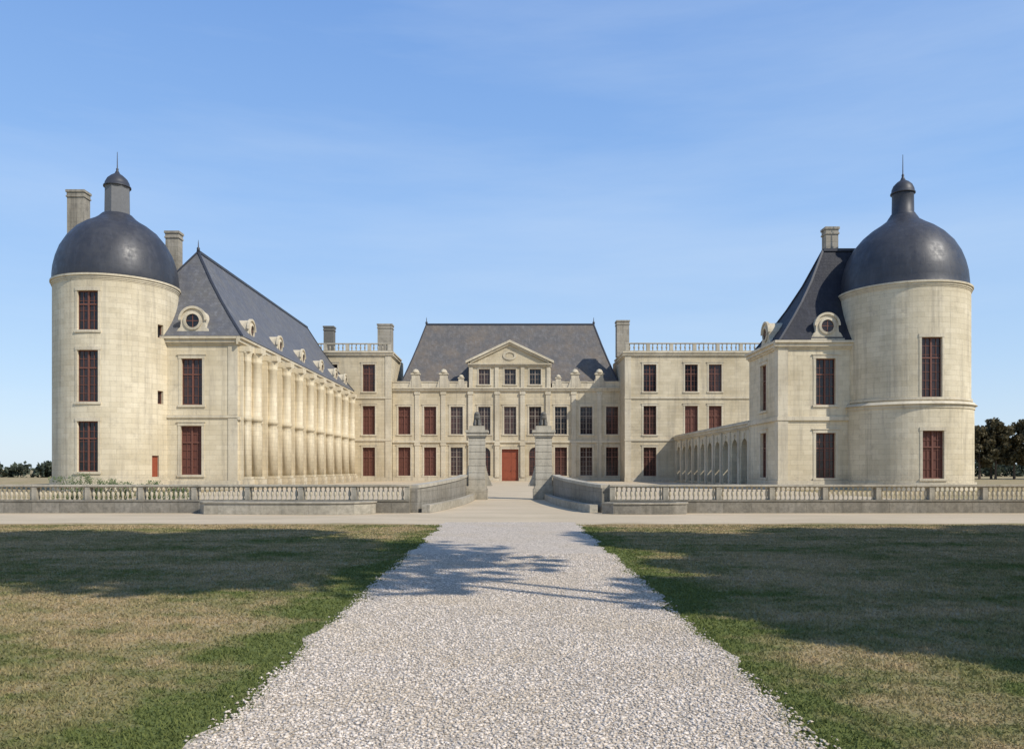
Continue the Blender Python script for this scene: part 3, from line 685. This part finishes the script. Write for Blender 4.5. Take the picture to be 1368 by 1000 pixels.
def tree_meshes(H,zb,rad,nclump,per,size,mat,tr_=.3,shape=1.0,lean=0):
    mb=MB(); zt=zb+(H-zb)*.6
    tube(mb,[(0,0,-.1),(.02,.03,zb*.5),(lean*.5,.1,zb),(lean,0,zt)],[tr_*1.3,tr_,tr_*.8,tr_*.3])
    cs=[];rs=[]
    for i in range(nclump):
        f=(i+.5)/nclump; z=zb+(H-zb)*f; env=rad*math.sin(math.pi*min(.97,.12+.85*f))**.6*shape
        a=i*2.4+random.random()*.8; r=env*(.25+.7*math.sqrt(random.random()))
        c=(r*math.cos(a),r*math.sin(a),z); cs.append(c); rs.append(rad*(.26+.2*random.random()))
        if i%2==0: tube(mb,[(lean*.3,0,min(zt,max(zb*.8,z-rad*.5))),(c[0]*.5,c[1]*.5,z-rad*.15),c],[tr_*.35,tr_*.22,.03],5)
    return mb.mesh('trunk',[M_bark]),leaves(cs,rs,per,size,mat)
def put_tree(name,ms,loc,rz,sc,label,cat,group):
    T=thing(name,loc,label,cat,group); T.rotation_euler=(0,0,rz); T.scale=sc if isinstance(sc,tuple) else (sc,)*3
    for nm,me in (('trunk',ms[0]),('crown',ms[1])):
        o=bpy.data.objects.new(nm,me); o.parent=T; link(o)
lowm=tree_meshes(15,4,4.0,30,270,.34,M_leaf,.22); him=tree_meshes(17.5,10.8,4.0,22,120,.30,M_leaf,.07)
gl=('leafy_tree','tall broadleaf tree with dense green crown on the lawn','tree','avenue trees shading the lawn')
for (x,y,s,r) in ((15.6,9.0,.92,0),(20.5,9.8,.95,1),(27.5,10.5,1.0,2),(35,10,1.05,3),(16.8,6.0,.84,4),(24,6.6,.92,5),(33,7,.95,2.5),(10.7,4.5,.60,1.5),(13.2,6.8,.70,3.3)):
    put_tree('leafy_tree',lowm,(x,y,0),r,s,gl[1],gl[2],gl[3])
put_tree('leafy_tree',him,(6.9,5.9,0),0,1,gl[1],gl[2],gl[3])
him2=tree_meshes(20,13.5,4.4,26,240,.33,M_leaf,.08)
put_tree('leafy_tree',him2,(7.4,4.9,0),1.3,1,gl[1],gl[2],gl[3])
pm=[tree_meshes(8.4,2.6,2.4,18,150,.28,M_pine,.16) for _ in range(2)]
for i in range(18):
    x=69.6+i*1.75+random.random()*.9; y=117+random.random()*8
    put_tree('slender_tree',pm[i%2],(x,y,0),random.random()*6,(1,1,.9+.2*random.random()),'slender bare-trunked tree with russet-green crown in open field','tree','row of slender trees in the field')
def bushes(name,x0,x1,y,h,n,mat,size,per=60):
    cs=[];rs=[]
    for i in range(n): cs.append((x0+(x1-x0)*random.random(),y+random.uniform(-2,2),h*random.uniform(.2,.75))); rs.append(h*random.uniform(.35,.6))
    o=bpy.data.objects.new(name,leaves(cs,rs,per,size,mat,name)); o['kind']='stuff'; link(o)
bushes('distant_wood',-170,-58,150,3.0,160,M_hedge,.45); bushes('distant_wood',60,180,170,4.0,160,M_hedge,.45)
for (x,y,w_,h_) in ((-16.5,30.2,.9,1.4),(-15.6,30.3,.9,1.2),(-14.7,30.2,.8,1.05),(-13.6,30.2,.8,1.1),(-12.7,30.2,.7,1.0)):
    T=thing('weed_bush',(x,y,0),'wispy light green weed clump growing behind the balustrade','plant','weed clumps behind the balustrade')
    st=MB()
    for k in range(9):
        a=k*.7; tube(st,[(0,0,0),(.2*w_*math.cos(a),.2*w_*math.sin(a),h_*.5),(.55*w_*math.cos(a),.4*w_*math.sin(a),h_*.95)],[.015,.01,.005],5)
    o=bpy.data.objects.new('stem',st.mesh('stem',[M_weed])); o.parent=T; link(o)
    cs=[(random.gauss(0,w_*.42),random.gauss(0,.2),h_*random.uniform(.3,1.0)) for _ in range(40)]
    o=bpy.data.objects.new('foliage',leaves(cs,[.16]*40,45,.028,M_weed,'foliage')); o.parent=T; link(o)
# ------------------------------------------------------------------ light, world, camera
EL=42; sd=Vector((.8*math.cos(R_(EL)),-.6*math.cos(R_(EL)),math.sin(R_(EL))))
L=bpy.data.lights.new('sun','SUN'); L.energy=4.1; L.angle=R_(.6); L.color=(1,.94,.84)
so=bpy.data.objects.new('sun',L); so.rotation_euler=(-sd).to_track_quat('-Z','Y').to_euler(); link(so)
wd=bpy.data.worlds.new('World'); scene.world=wd; wd.use_nodes=True; nt=wd.node_tree; nt.nodes.clear()
out=N(nt,'ShaderNodeOutputWorld'); bg=N(nt,'ShaderNodeBackground'); nt.links.new(bg.outputs[0],out.inputs[0])
sk=N(nt,'ShaderNodeTexSky'); sk.sky_type='NISHITA'; sk.sun_disc=False; sk.sun_elevation=R_(EL); sk.sun_rotation=math.atan2(.8,-.6)
sk.air_density=1.0; sk.dust_density=.5; sk.ozone_density=2.0
tc=N(nt,'ShaderNodeTexCoord').outputs['Generated']
spz=N(nt,'ShaderNodeSeparateXYZ'); nt.links.new(tc,spz.inputs[0])
cr=N(nt,'ShaderNodeValToRGB'); nt.links.new(spz.outputs[2],cr.inputs[0]); e=cr.color_ramp.elements
e[0].position=0; e[0].color=(.64,.78,.93,1); e[1].position=.55; e[1].color=(.175,.365,.80,1)
x=e.new(.12); x.color=(.48,.68,.94,1); x=e.new(.3); x.color=(.30,.53,.93,1); x=e.new(.9); x.color=(.08,.18,.46,1)
k=N(nt,'ShaderNodeMix',data_type='RGBA',blend_type='MULTIPLY'); k.inputs[0].default_value=1; nt.links.new(cr.outputs[0],k.inputs[6]); k.inputs[7].default_value=(7.1,7.1,7.1,1)
c=mix(nt,.8,sk.outputs[0],k.outputs[2])
mpn=N(nt,'ShaderNodeMapping'); nt.links.new(tc,mpn.inputs[0]); mpn.inputs['Rotation'].default_value=(0,R_(48),0); mpn.inputs['Scale'].default_value=(.7,.8,5.0); mpn.inputs['Location'].default_value=(1.7,.4,2.2)
c1=noise(nt,mpn.outputs[0],1.3,8,.6); 
f=math_(nt,'MULTIPLY',mapr(nt,c1,.46,.78),.26)
c=mix(nt,f,c,(5.4,6.1,6.8))
nt.links.new(c,bg.inputs[0]); bg.inputs[1].default_value=.145
cam=bpy.data.cameras.new('camera'); cam.lens=28; cam.sensor_width=36; cam.sensor_fit='HORIZONTAL'; cam.clip_end=8000; cam.shift_y=126/1368; cam.shift_x=3/1368
co=bpy.data.objects.new('camera',cam); co.location=(0,0,1.6); co.rotation_euler=(math.pi/2,0,0); link(co); scene.camera=co
scene.view_settings.view_transform='Standard'; scene.view_settings.look='None'; scene.view_settings.exposure=0
